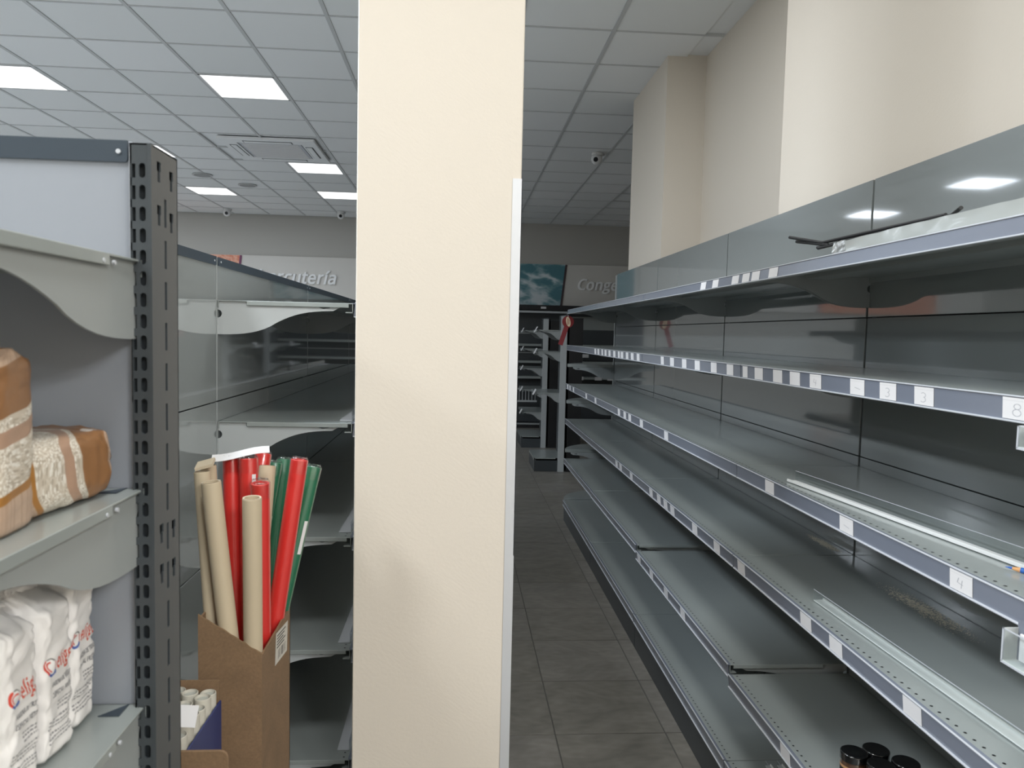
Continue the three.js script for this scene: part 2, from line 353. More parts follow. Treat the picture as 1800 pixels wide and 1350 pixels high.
// left-hand run, facing right; local x runs away from the camera
const LX = -0.71, LJ = [-1.01, -2.27, -3.60, -4.93, -6.26];
const LLAB = ['left grey shelving bay without shelves, holding the boxes of paper rolls', 'left grey shelving bay with the curved brackets facing the camera beside the cream column',
  'left grey shelving bay half hidden behind the first bracketed bay and the column', 'farthest left grey shelving bay, only its panels seen between bracket and column'];
for (let k = 0; k < 4; k++) {
  const L = LJ[k] - LJ[k + 1];
  bay({
    label: LLAB[k], group: 'grey shelving bays of the left run', pos: [LX, 0, LJ[k]], rot: Math.PI / 2, L, H: 1.806, seams: [1.381, 0.925, 0.47], D: 0.40, uprights: [0], base: k ? 0.18 : 0.17, cap: true, gap: 0.004, panelMat: M.panelPale, uprightMat: M.bracket, bracketMat: M.paleSteel,
    shelves: k === 0 ? [] : [{ y: 1.683, tilt: 0.1 }, { y: 1.325, riser: true, tilt: 0.1 }, { y: 0.978, riser: true, tilt: 0.1 }, { y: 0.628, riser: true, tilt: 0.1 }, { y: 0.28, riser: true, tilt: 0.1 }],
  });
}
// end-of-aisle bay facing the camera at the left
{
  const L = 0.96, X1 = -0.373, Z = -0.93, H = 1.811;
  const t = bay({
    label: 'pale grey end shelving with black slotted upright, holding flour and sugar bags', pos: [X1 - L, 0, Z], rot: 0, L, H: 1.8165, seams: [1.36, 0.9, 0.45], D: 0.425, rear: 0.091, uprights: [0], base: 0.18, cap: true, gap: 0.0135, panelMat: phy(rgb(0.285, 0.305, 0.34), 0.3),
    shelves: [{ y: 1.68, holes: false }, { y: 1.407, holes: false }, { y: 1.139, holes: false }, { y: 0.8, holes: false }].map(s => ({ ...s, rail: 0, brackets: [0.012, L - 0.0105] })),
  });
  // pressed notch and pale rolled side of each deck
  // slotted upright: front plate with two rows of oval slots, side plate with slits and key holes
  const W = 0.024, Dp = 0.082, zf = 0.012;
  const fp = new THREE.Shape([[-W / 2, 0], [W / 2, 0], [W / 2, H], [-W / 2, H]].map(p => new THREE.Vector2(...p)));
  const oval = (x, y, w, h) => { const p = new THREE.Path(); p.moveTo(x - w, y - h + w); p.absarc(x, y - h + w, w, Math.PI, 0, false); p.lineTo(x + w, y + h - w); p.absarc(x, y + h - w, w, 0, Math.PI, false); p.closePath(); return p; };
  const rect = (x0, x1, y0, y1) => new THREE.Path([[x0, y0], [x1, y0], [x1, y1], [x0, y1]].map(p => new THREE.Vector2(...p)));
  for (let y = 0.03; y < H - 0.01; y += 0.025) { fp.holes.push(oval(0.002, y, 0.0036, 0.0085)); fp.holes.push(rect(-W / 2 + 0.001, -W / 2 + 0.0062, y - 0.0085, y + 0.0075)); }
  const fg = new THREE.ExtrudeGeometry(fp, { depth: 0.0022, bevelEnabled: false, curveSegments: 4 }); fg.translate(L, 0, zf - 0.0022);
  const sp = new THREE.Shape([[0, 0], [Dp, 0], [Dp, H], [0, H]].map(p => new THREE.Vector2(...p)));
  for (let y = 0.02; y < H - 0.05; y += 0.05) {
    sp.holes.push(rect(Dp * 0.475, Dp * 0.555, y, y + 0.034));
  }
  const key = (x, y) => { const p = new THREE.Path(); const q = [[-0.0058, 0.012], [0.0058, 0.012], [0.0058, 0.001], [0.0036, 0.001], [0.0036, -0.012], [-0.0036, -0.012], [-0.0036, 0.001], [-0.0058, 0.001]]; p.setFromPoints(q.map(a => new THREE.Vector2(x + a[0], y + a[1]))); p.closePath(); return p; };
  for (const y of [H - 0.028, H - 0.079, 1.345, 1.295, 0.9, 0.85]) { sp.holes.push(key(Dp * 0.28, y)); sp.holes.push(key(Dp * 0.75, y - 0.004)); }
  const sg = new THREE.ExtrudeGeometry(sp, { depth: 0.0022, bevelEnabled: false }); sg.rotateY(Math.PI / 2); sg.translate(L + W / 2 - 0.0022, 0, zf);
  const u = part('upright', [fg, sg, b2(L - W / 2, L - W / 2 + 0.002, 0, H, zf - Dp, zf), b2(L - W / 2, L + W / 2, 0, H, zf - Dp, zf - Dp + 0.002), b2(L + W / 2 - 0.004, L + W / 2 + 0.0006, 0, H, zf - 0.005, zf + 0.0012)], M.dark, t, { label: 'black upright punched with slots' });
  part('hollow', b2(L - W / 2 + 0.003, L + W / 2 - 0.007, 0.01, H - 0.004, zf - Dp + 0.006, zf - 0.012), std(rgb(0.022, 0.028, 0.034), 0.6), u);
  part('top_cap', b2(L - W / 2, L + W / 2, H - 0.002, H, zf - Dp, zf), M.dark, u);
  part('panel_edge', rbx(0.004, H - 0.004, 0.004, L - 0.0148, H / 2, 0.001, 0.001), M.railEdge, t);
  for (const y of [1.68, 1.407, 1.139]) {
    const s = new THREE.Shape(); s.moveTo(-0.012, 0); s.lineTo(0.012, 0.0); s.lineTo(0.012, 0.03); s.closePath();
    const g = new THREE.ExtrudeGeometry(s, { depth: 0.0008, bevelEnabled: false }); g.rotateX(-Math.PI / 2); g.translate(L - 0.034, y - 0.0026, 0.034);
    part('corner_notch', g, M.navy, t);
    const pin = cyl(0.0025, 0.0025, 0.003, 0, 0, 0, 10); pin.rotateZ(Math.PI / 2);
    part('deck_pin', [pin.clone().translate(L - 0.003, y - 0.012, 0.1), pin.clone().translate(L - 0.003, y - 0.012, 0.075)], M.railEdge, t);
  }
}

// ---------------------------------------------------------------- far end of the aisle
const CARDS = std(rgb(0.6, 0.6, 0.6), 0.7);
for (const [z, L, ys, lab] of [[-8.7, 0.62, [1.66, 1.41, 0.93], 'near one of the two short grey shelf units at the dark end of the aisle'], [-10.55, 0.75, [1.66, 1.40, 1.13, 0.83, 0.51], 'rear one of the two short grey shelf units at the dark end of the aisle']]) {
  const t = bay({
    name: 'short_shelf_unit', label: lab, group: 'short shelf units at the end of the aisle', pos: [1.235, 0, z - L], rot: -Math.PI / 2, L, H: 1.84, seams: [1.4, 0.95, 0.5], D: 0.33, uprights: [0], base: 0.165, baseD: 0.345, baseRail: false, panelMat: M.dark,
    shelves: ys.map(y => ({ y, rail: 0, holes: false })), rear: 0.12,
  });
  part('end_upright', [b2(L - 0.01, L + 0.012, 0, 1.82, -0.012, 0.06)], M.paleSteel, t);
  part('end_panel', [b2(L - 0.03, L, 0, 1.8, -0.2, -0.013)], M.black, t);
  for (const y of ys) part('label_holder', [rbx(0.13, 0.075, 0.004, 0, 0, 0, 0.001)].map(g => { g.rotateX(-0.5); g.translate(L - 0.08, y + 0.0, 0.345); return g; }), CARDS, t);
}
{
  const t = thing('wall_display_unit', 'long dark wall display unit with pale shelf edges under the frozen food sign', 'shelving', [0, 0, -13.28]);
  part('back_panel', b2(-0.6, 3.6, 0.02, 2.0, 0, 0.03), M.dark, t);
  part('header_band', rbx(4.2, 0.085, 0.5, 1.5, 2.06, 0.27, 0.004), M.black, t);
  part('header_lip', rbx(4.2, 0.035, 0.02, 1.5, 1.985, 0.51, 0.003), M.paleSteel, t);
  part('upper_panel', b2(1.9, 3.6, 1.70, 1.93, 0.03, 0.05), M.steel, t);
  for (const y of [1.42, 1.13, 0.86]) { part('shelf', [rbx(4.2, 0.04, 0.3, 1.5, y, 0.2, 0.003)], M.steel, t); }
  for (const y of [1.62, 1.28, 1.0]) part('grille_bar', b2(-0.6, 1.35, y - 0.008, y + 0.008, 0.05, 0.07), M.bracket, t);
  const w = []; for (let x = -0.55; x < 1.35; x += 0.055) w.push(b2(x - 0.005, x + 0.005, 0.46, 0.66, 0.4, 0.41));
  w.push(b2(-0.6, 1.35, 0.65, 0.68, 0.39, 0.42), b2(-0.6, 1.35, 0.44, 0.47, 0.39, 0.42));
  part('wire_basket', w, M.paleSteel, t);
  part('base_edge', b2(-0.6, 3.6, 0.06, 0.085, 0.45, 0.5), M.bracket, t);
  part('base', b2(-0.6, 3.6, 0.0, 0.06, 0.03, 0.48), M.black, t);
  for (const [x, y] of [[2.1, 0.86], [2.42, 0.86], [2.64, 0.86], [2.18, 1.25]]) part('price_tag', b2(x - 0.06, x + 0.06, y - 0.03, y + 0.03, 0.352, 0.356), CARDS, t);
  part('header_label', b2(1.37, 1.46, 2.04, 2.075, 0.521, 0.524), CARDS, t);
}
// signs on the back wall
const font = await new FontLoader().loadAsync('fonts/droid/droid_sans_regular.typeface.json');
function sign(x0, x1, label, text, tx, ty, size, pic, px0, px1, picMat, borderMat) {
  const t = thing('wall_sign', label, 'sign', [0, 0, -13.3]);
  part('board', b2(x0, x1, 2.105, 2.84, 0, 0.04), M.fascia, t);
  const adv = ch => font.data.glyphs[ch].ha * size / font.data.resolution + 0.002;
  let x = tx ?? -2.13 - [...text].reduce((a, ch) => a + adv(ch), 0);
  for (const ch of text) {
    const g = new TextGeometry(ch, { font, size, depth: 0.02, curveSegments: 4, bevelEnabled: true, bevelSize: 0.007, bevelThickness: 0.003, bevelSegments: 1 });
    g.applyMatrix4(new THREE.Matrix4().makeShear(0, 0, 0.2, 0, 0, 0)); g.translate(x, ty, 0.05);
    part('letter', g, M.letter, t);
    x += adv(ch);
  }
  const s = new THREE.Shape([[px0, 2.11], [px1 - 0.075, 2.11], [px1, 2.835], [px0, 2.835]].map(p => new THREE.Vector2(...p)));
  const g = new THREE.ExtrudeGeometry(s, { depth: 0.012, bevelEnabled: false });
  const uv = g.attributes.uv, p = g.attributes.position;
  for (let i = 0; i < uv.count; i++) uv.setXY(i, (p.getX(i) - px0) / (px1 - px0), (p.getY(i) - 2.1) / 0.74);
  g.translate(0, 0, 0.041); part(pic, g, picMat, t);
  const e = new THREE.Shape([[px1 - 0.075, 2.11], [px1 - 0.04, 2.11], [px1 + 0.035, 2.835], [px1, 2.835]].map(q => new THREE.Vector2(...q)));
  part('picture_edge', new THREE.ExtrudeGeometry(e, { depth: 0.014, bevelEnabled: false }).translate(0, 0, 0.041), borderMat, t);
}
const iceTex = noiseTex(512, (u, v) => {
  const x = u * 3.2, y = v * 1.6; let n = 0;
  for (let k = 0; k < 4; k++) n += Math.abs(noise.noise(x * 2 ** k + 3 + y * 0.6, y * 2 ** k * 1.2 + 7, 2.2)) / 2 ** k;
  const q0 = Math.min(1, Math.max(0, (n - 0.12) / 0.42)), q = q0 * q0 * (3 - 2 * q0), r = 1 - q;
  return [0.33 + 0.52 * r, 0.53 + 0.36 * r, 0.57 + 0.33 * r];
}, true);
const hamTex = noiseTex(512, (u, v) => {
  const x = u * 26, y = v * 7; let n = 0;
  for (let k = 0; k < 4; k++) n += Math.abs(noise.noise(x * 2 ** k + 1, y * 2 ** k + 3, 9.2)) / 2 ** k;
  const q = Math.min(1, n * 1.1);
  return [0.95 - 0.10 * q, 0.78 - 0.32 * q, 0.68 - 0.32 * q];
}, true);
sign(-6.9, -0.5, 'pale wall sign with white raised letters spelling Charcutería beside a pink meat photo', 'Charcutería', null, 2.385, 0.206, 'picture', -6.0, -3.755, std(0xffffff, 0.6, { map: hamTex }), std(rgb(0.20, 0.06, 0.13), 0.6));
sign(-0.48, 3.9, 'wall sign in the dark corner with raised letters starting Conge beside an ice photo', 'Congelados', 2.045, 2.405, 0.185, 'picture', -0.4, 1.835, std(0xffffff, 0.6, { map: iceTex }), std(rgb(0.07, 0.045, 0.05), 0.6));

// ---------------------------------------------------------------- ceiling fittings
{
  const t = thing('air_conditioner', 'white square ceiling air conditioner cassette with grille above the left shelving', 'air conditioner', [-2.005, CEIL, -8.46]);
  const h = 0.49;
  part('frame', [rbx(2 * h, 0.03, 0.16, 0, -0.008, -h + 0.08, 0.008), rbx(2 * h, 0.03, 0.16, 0, -0.008, h - 0.08, 0.008), rbx(0.16, 0.03, 2 * h - 0.3, -h + 0.08, -0.008, 0, 0.008), rbx(0.16, 0.03, 2 * h - 0.3, h - 0.08, -0.008, 0, 0.008)], M.ceilTile, t);
  const gm = std(rgb(0.55, 0.56, 0.60), 0.6), vm = std(rgb(0.09, 0.095, 0.1), 0.6);
  const gr = part('grille', rbx(0.64, 0.02, 0.64, 0, -0.008, 0, 0.004), gm, t);
  const sl = []; for (let k = 0; k < 16; k++) sl.push(b2(-0.29, 0.29, -0.022, -0.016, -0.29 + k * 0.038, -0.275 + k * 0.038)); part('slat', sl, M.white, gr);
  for (let k = 0; k < 4; k++) {
    const a = k * Math.PI / 2;
    const slot = b2(-0.25, 0.25, -0.0245, -0.022, 0.352, 0.43); slot.rotateY(a); part('air_slot', slot, vm, t);
    const flap = rbx(0.48, 0.004, 0.06, 0, -0.027, 0.388, 0.002); flap.rotateY(a); part('louver', flap, M.ceilTile, t);
  }
}
for (const [x, z, l] of [[-3.3, -10.0, 'round flush ceiling speaker beside the slotted upright, nearer of two'], [-2.9, -10.6, 'round flush ceiling speaker between two lit panels, farther of two']]) {
  const t = thing('ceiling_speaker', l, 'speaker', [x, CEIL, z], 0, 'round ceiling speakers');
  part('rim', cyl(0.12, 0.125, 0.012, 0, -0.004, 0, 28), M.bar, t); part('grille', cyl(0.1, 0.1, 0.004, 0, -0.012, 0, 24), std(rgb(0.36, 0.37, 0.37), 0.7), t);
}
for (const [x, z, a, l] of [[-3.82, -12.75, 0.25, 'white turret security camera under the far ceiling, left of two above the sign wall'], [-1.97, -12.65, 0.15, 'white turret security camera under the far ceiling beside the cream column'], [1.42, -8.05, -0.3, 'white turret security camera on the dark ceiling above the right aisle']]) {
  const t = thing('security_camera', l, 'camera', [x, CEIL, z], a, 'turret security cameras on the ceiling');
  part('mount', cyl(0.055, 0.06, 0.03, 0, -0.015, 0, 24), M.white, t);
  const b = new THREE.SphereGeometry(0.06, 20, 14); b.scale(1, 1.05, 1); b.translate(0, -0.062, 0); part('body', b, M.white, t);
  const ln = cyl(0.024, 0.027, 0.02, 0, 0, 0, 20); ln.rotateX(Math.PI / 2 + 0.35); ln.translate(-0.004, -0.078, 0.052); part('lens', ln, M.lens, t);
  part('bracket', rod([0.03, -0.03, -0.02], [0.075, -0.012, -0.03], 0.012), M.bar, t);
}

// ---------------------------------------------------------------- loose things on the right shelves
function strip(label, a, b, y, h, w) {
  const A = new THREE.Vector3(a[0], y, a[1]), B = new THREE.Vector3(b[0], y, b[1]), d = B.clone().sub(A), L = d.length();
  const t = thing('clear_shelf_strip', label, 'plastic strip', A.toArray(), Math.atan2(d.x, d.z));
  part('flange', [rbx(Math.abs(w), 0.003, L, w / 2, 0.0028, L / 2, 0.001), rbx(0.004, 0.008, L, w - 0.002, 0.005, L / 2, 0.001)], M.strip, t);
  part('plate', b2(-0.0008, 0.0008, 0.001, h, 0, L), M.clear, t);
  part('plate_rim', b2(-0.0011, 0.0011, h - 0.0012, h, 0, L), M.railEdge, t);
  return t;
}
strip('clear plastic edge strip lying askew on the middle shelf of the nearest right bay', [0.99, -2.12], [1.09, -1.12], 1.188, 0.032, -0.024);
strip('clear plastic edge strip lying along the shelf below the askew strip, nearest right bay', [0.985, -1.965], [1.01, -1.09], 0.886, 0.034, 0.03);
strip('left one of two clear strips lying on the base shelf left of the jars', [1.045, -2.36], [1.06, -1.6], 0.178, 0.02, 0.02);
strip('right one of two clear strips lying on the base shelf left of the jars', [1.085, -2.36], [1.10, -1.6], 0.178, 0.02, 0.02);
{
  const t = thing('wrapped_bundle', 'grey plastic-wrapped bundle with a crumpled shiny end on the top right shelf', 'bundle', [0.965, 1.813, -1.1]);
  const g = new RoundedBoxGeometry(0.05, 0.036, 0.72, 3, 0.008); const gg = new THREE.BoxGeometry(0.05, 0.034, 0.72, 4, 3, 60), p = gg.attributes.position;
  for (let i = 0; i < p.count; i++) { const z = p.getZ(i); const n = noise.noise(p.getX(i) * 60, p.getY(i) * 60, z * 16), e = Math.max(0, (-z - 0.3) / 0.06); p.setY(i, p.getY(i) * (1 - 0.15 * Math.min(1, e)) + 0.0022 * n); p.setX(i, p.getX(i) + 0.002 * n + 0.002 * e * noise.noise(z * 90, p.getY(i) * 200, 3)); }
  gg.computeVertexNormals(); gg.translate(0, 0.0185, -0.38); part('wrap', gg, phy(rgb(0.40, 0.42, 0.40), 0.22, { clearcoat: 0.5, clearcoatRoughness: 0.1 }), t);
  const f = new THREE.BoxGeometry(0.052, 0.034, 0.06, 8, 8, 12), q = f.attributes.position;
  for (let i = 0; i < q.count; i++) { const k = noise.noise(q.getX(i) * 130, q.getY(i) * 130, q.getZ(i) * 130); q.setX(i, q.getX(i) + 0.005 * k); q.setY(i, Math.max(-0.017, q.getY(i) + 0.004 * k)); }
  f.computeVertexNormals(); f.translate(0, 0.0185, -0.735); part('crumpled_end', f, phy(rgb(0.62, 0.64, 0.63), 0.08, { metalness: 0.55 }), t, { label: 'crumpled shiny film end' });
}
{
  const t = thing('wire_divider', 'black wire divider rods lying on the top shelf behind the wrapped bundle', 'wire rack', [1.05, 1.813, -1.35]);
  const y = 0.072;
  part('rod', [rod([0.0, y + 0.001, -0.80], [0.02, y, -0.27], 0.0048), rod([0.0, y + 0.001, -0.80], [-0.01, y + 0.041, -1.0], 0.0048)], M.black, t);
  part('rod', [rod([0.0, y - 0.01, -0.83], [0.02, y - 0.004, -0.25], 0.0042), rod([0.0, y - 0.01, -0.76], [0.0, y + 0.024, -0.97], 0.0048)], M.black, t);
  part('rod', [rod([-0.012, y - 0.016, -0.80], [0.012, y - 0.01, -0.27], 0.004)], M.black, t);
  part('rod', [rod([0.02, y - 0.004, -0.25], [0.0, y + 0.002, -0.19], 0.0045)], M.black, t);
  part('leg', [rod([0.02, y, -0.3], [0.02, 0.0, -0.3], 0.0042), rod([0.01, y, -0.72], [0.01, 0.0, -0.72], 0.0042)], M.black, t);
}
for (const [y, z, h, l] of [[1.118, -1.085, 0.055, 'lower clear plastic holder clipped under the third rail at the right edge'], [1.456, -1.082, 0.036, 'upper clear plastic holder clipped under the second rail at the right edge']]) {
  const t = thing('clear_label_holder', l, 'label holder', [0.898, y, z], -Math.PI / 2, 'clear holders clipped to the rails');
  part('front', [b2(-0.045, 0.05, -h / 2, h / 2, 0.012, 0.0135)], M.clear, t);
  part('side', [b2(-0.045, -0.0435, -h / 2, h / 2, -0.012, 0.013), b2(-0.045, 0.05, -h / 2, -h / 2 + 0.0025, -0.012, 0.013)], M.clearFrost, t);
  part('back', [b2(-0.045, 0.05, -h / 2, h / 2 + 0.012, -0.013, -0.012)], M.rail, t);
  part('rim', [b2(-0.045, 0.05, h / 2 - 0.0015, h / 2, 0.0115, 0.014), b2(-0.0455, -0.0425, -h / 2, h / 2, 0.0115, 0.014), b2(-0.045, 0.05, -h / 2 - 0.002, -h / 2 + 0.001, -0.013, 0.014)], M.railEdge, t);
  part('slip', [rbx(0.07, h * 0.8, 0.004, 0.012, 0.004, 0.0, 0.0015)], M.paper, t);
}
{
  const t = thing('coloured_pencil', 'blue coloured pencil tip on the middle right shelf at the right edge', 'pencil', [1.01, 1.1935, -1.295]);
  const A = [0, 0.0005, 0], d = [0.10, 0, 0.16];
  const dir = new THREE.Vector3(...d).normalize(), q = new THREE.Quaternion().setFromUnitVectors(new THREE.Vector3(0, 1, 0), dir);
  const seg = (r0, r1, s0, s1) => { const g = new THREE.CylinderGeometry(r1, r0, s1 - s0, 10); g.translate(0, (s0 + s1) / 2, 0); g.applyQuaternion(q); return g; };
  part('lead', seg(0.0004, 0.0026, 0, 0.012), std(rgb(0.01, 0.10, 0.42), 0.5), t);
  part('sharpened_wood', seg(0.0026, 0.0052, 0.012, 0.026), std(rgb(0.62, 0.32, 0.13), 0.7), t);
  part('barrel', seg(0.0054, 0.0054, 0.026, 0.17), phy(rgb(0.03, 0.12, 0.40), 0.3), t);
  t.position.y = 1.188 + 0.0056;
}
{
  const lab = canvasTex(256, 128, (c, w, h) => {
    c.fillStyle = '#b98d63'; c.fillRect(0, 0, w, h); c.fillStyle = '#2a1c12'; c.fillRect(20, 30, 60, 98); c.fillStyle = '#e2cfae'; c.fillRect(8, 0, 8, h); c.fillRect(100, 0, 10, h);
    c.fillStyle = '#571f1a'; c.fillRect(90, 0, 6, 60); c.fillStyle = '#171312'; c.fillRect(150, 20, 70, 90);
  });
  const lm = std(0xffffff, 0.5, { map: lab }), gm = phy(rgb(0.10, 0.05, 0.03), 0.08, { clearcoat: 1 });
  const JL = ['black-lidded jar with tan label, leftmost of the jars at the bottom edge', 'black-lidded jar standing behind the leftmost jar, tick on its lid', 'black-lidded jar in the middle front of the jar group, lid cut by the frame', 'black-lidded jar at the right end of the jar group'];
  [[1.018, -1.78], [1.082, -1.79], [1.056, -1.722], [1.125, -1.73]].forEach(([x, z], k) => {
    const t = thing('jar', JL[k], 'jar', [x, 0.4795, z], 0.6 + k, 'black-lidded jars on the fifth shelf');
    const pts = [[0, 0], [0.028, 0], [0.031, 0.004], [0.031, 0.056], [0.028, 0.063], [0.026, 0.066]].map(p => new THREE.Vector2(...p));
    part('glass_body', new THREE.LatheGeometry(pts, 32), gm, t);
    const lg = new THREE.CylinderGeometry(0.0315, 0.0315, 0.042, 36, 1, true); lg.translate(0, 0.032, 0); part('paper_label', lg, lm, t, { label: 'tan printed label' });
    const lp = [[0, 0.0835], [0.027, 0.0832], [0.0295, 0.0845], [0.032, 0.083], [0.033, 0.08], [0.033, 0.066], [0.0325, 0.065], [0, 0.065]].map(p => new THREE.Vector2(...p)).reverse();
    part('lid', new THREE.LatheGeometry(lp, 40), M.lid, t, { label: 'glossy black lid' });
  });
}
{ // pale dust left on the shelves
  const dm = std(rgb(0.80, 0.75, 0.62), 0.95);
  for (const [x, z, y, sx, sz, l] of [[1.262, -1.90, 0.8856, 0.05, 0.19, 'pale spilled flour smear at the back of the fourth shelf, nearest right bay'], [1.30, -2.54, 0.8856, 0.028, 0.11, 'pale spilled flour smear at the back of the fourth shelf, beside the second bay joint']]) {
    const gs = [];
    for (let k = 0; k < 1500; k++) {
      const a = rnd() * 6.28, r = Math.pow(rnd(), 0.7) * (0.75 + 0.5 * rnd()), px = Math.cos(a) * r * sx * (0.75 + 0.35 * noise.noise(a * 2, 3, 1)), pz = Math.sin(a) * r * sz, R = (0.0012 + 0.0042 * rnd() * rnd()) * (1.1 - r * 0.6);
      const g = new THREE.ConeGeometry(R, 0.0005, 6); g.translate(px, 0.0002, pz); gs.push(g);
    }
    const o = fin(new THREE.Mesh(merge(gs), dm)); o.name = numbered('flour_dust'); o.position.set(x, y, z); o.userData = { label: l, category: 'spilled flour', kind: 'stuff' }; scene.add(o);
  }
}
{ // red ribbon tag at the far end of the top rail
  const t = thing('hanging_tag', 'red hanging promotional ribbon with a round rosette at the far shelf end', 'tag', [0.905, 1.77, -6.36]);
  const cm = canvasTex(128, 128, (c) => { c.fillStyle = '#7e1f22'; c.fillRect(0, 0, 128, 128); c.fillStyle = '#d9c9a8'; c.beginPath(); c.ellipse(64, 66, 54, 24, -0.2, 0, 6.3); c.fill(); c.fillStyle = '#8d2a2a'; c.font = 'bold 26px serif'; c.fillRect(30, 58, 70, 7); c.fillRect(36, 72, 52, 5); });
  const hd = new THREE.CylinderGeometry(0.05, 0.05, 0.003, 24); hd.rotateX(Math.PI / 2); hd.rotateZ(Math.PI); hd.translate(0.012, -0.055, 0);
  part('rosette', hd, std(0xffffff, 0.5, { map: cm }), t);
  const rb = b2(-0.02, 0.02, -0.165, 0, -0.001, 0.001); rb.rotateZ(-0.3); rb.translate(0.0, -0.095, 0.0); part('ribbon', rb, std(rgb(0.22, 0.02, 0.025), 0.5), t);
  part('hook', rod([0.012, 0.0, 0], [0.012, -0.02, 0], 0.002), M.white, t);
}

// ---------------------------------------------------------------- left bay: box of gift wrap rolls
const kraftTex = noiseTex(256, (u, v) => { const n = 0.5 + 0.025 * tile2(u, v, 60, 5) + 0.04 * (rnd() - 0.5) + 0.03 * tile2(u, v, 6, 8); return [0.60 * n * 2, 0.47 * n * 2, 0.34 * n * 2]; }, true, [3, 3]);
const card = std(rgb(0.66, 0.70, 0.76), 0.85, { map: kraftTex }), cardEdge = std(rgb(0.40, 0.29, 0.18), 0.9);
{
  const t = thing('roll_box', 'tall brown cardboard box with a cut-down corner, full of gift wrap rolls', 'box', [0, 0, 0]);
  const x0 = -0.492, x1 = -0.371, z1 = -1.455, z0 = -1.70, yb = 0.178;
  const wall = (pts, th, place) => { const g = new THREE.ExtrudeGeometry(new THREE.Shape(pts.map(p => new THREE.Vector2(...p))), { depth: th, bevelEnabled: false }); place(g); return g; };
  const jag = (a, b, n) => { const r = []; for (let k = 0; k <= n; k++) { const s = k / n; r.push([a[0] + (b[0] - a[0]) * s, a[1] + (b[1] - a[1]) * s + (k % n ? 0.002 * (rnd() - 0.5) : 0)]); } return r; };
  part('front_side', wall([[x0, yb], [x1, yb], ...jag([x1, 0.969], [x0, 1.048], 12)], 0.004, g => g.translate(0, 0, z1 - 0.004)), card, t);
  part('right_side', wall([[0, yb], [z1 - z0 - 0.004, yb], ...jag([z1 - z0 - 0.004, 0.972], [0.0, 0.965], 10)], 0.004, g => { g.rotateY(Math.PI / 2); g.scale(1, 1, 1); g.translate(x1 - 0.004, 0, z1 - 0.004); }), card, t);
  part('left_side', b2(x0, x0 + 0.004, yb, 1.04, z0, z1 - 0.004), card, t);
  part('rear_side', b2(x0, x1, yb, 1.04, z0, z0 + 0.004), card, t);
  part('inner_floor', b2(x0 + 0.004, x1 - 0.004, 0.588, 0.592, z0 + 0.004, z1 - 0.004), card, t);
  const lt = canvasTex(128, 96, (c) => { c.fillStyle = '#cfcbc2'; c.fillRect(0, 0, 128, 96); c.fillStyle = '#3b3a38'; for (let k = 0; k < 5; k++) c.fillRect(14, 10 + k * 9, 90 - (k % 3) * 12, 4); for (let x = 30; x < 110; x += 3) if (rnd() > 0.4) c.fillRect(x, 58, 2, 28); });
  const lg = new THREE.PlaneGeometry(0.11, 0.066); lg.rotateY(Math.PI / 2); lg.rotateX(-0.12); lg.translate(x1 + 0.0006, 0.925, -1.615);
  part('box_label', lg, std(0xffffff, 0.7, { map: lt }), t, { label: 'white printed label' });
}
const kraftPaper = std(rgb(0.56, 0.465, 0.325), 0.6), kraftEnd = std(rgb(0.56, 0.47, 0.34), 0.8);
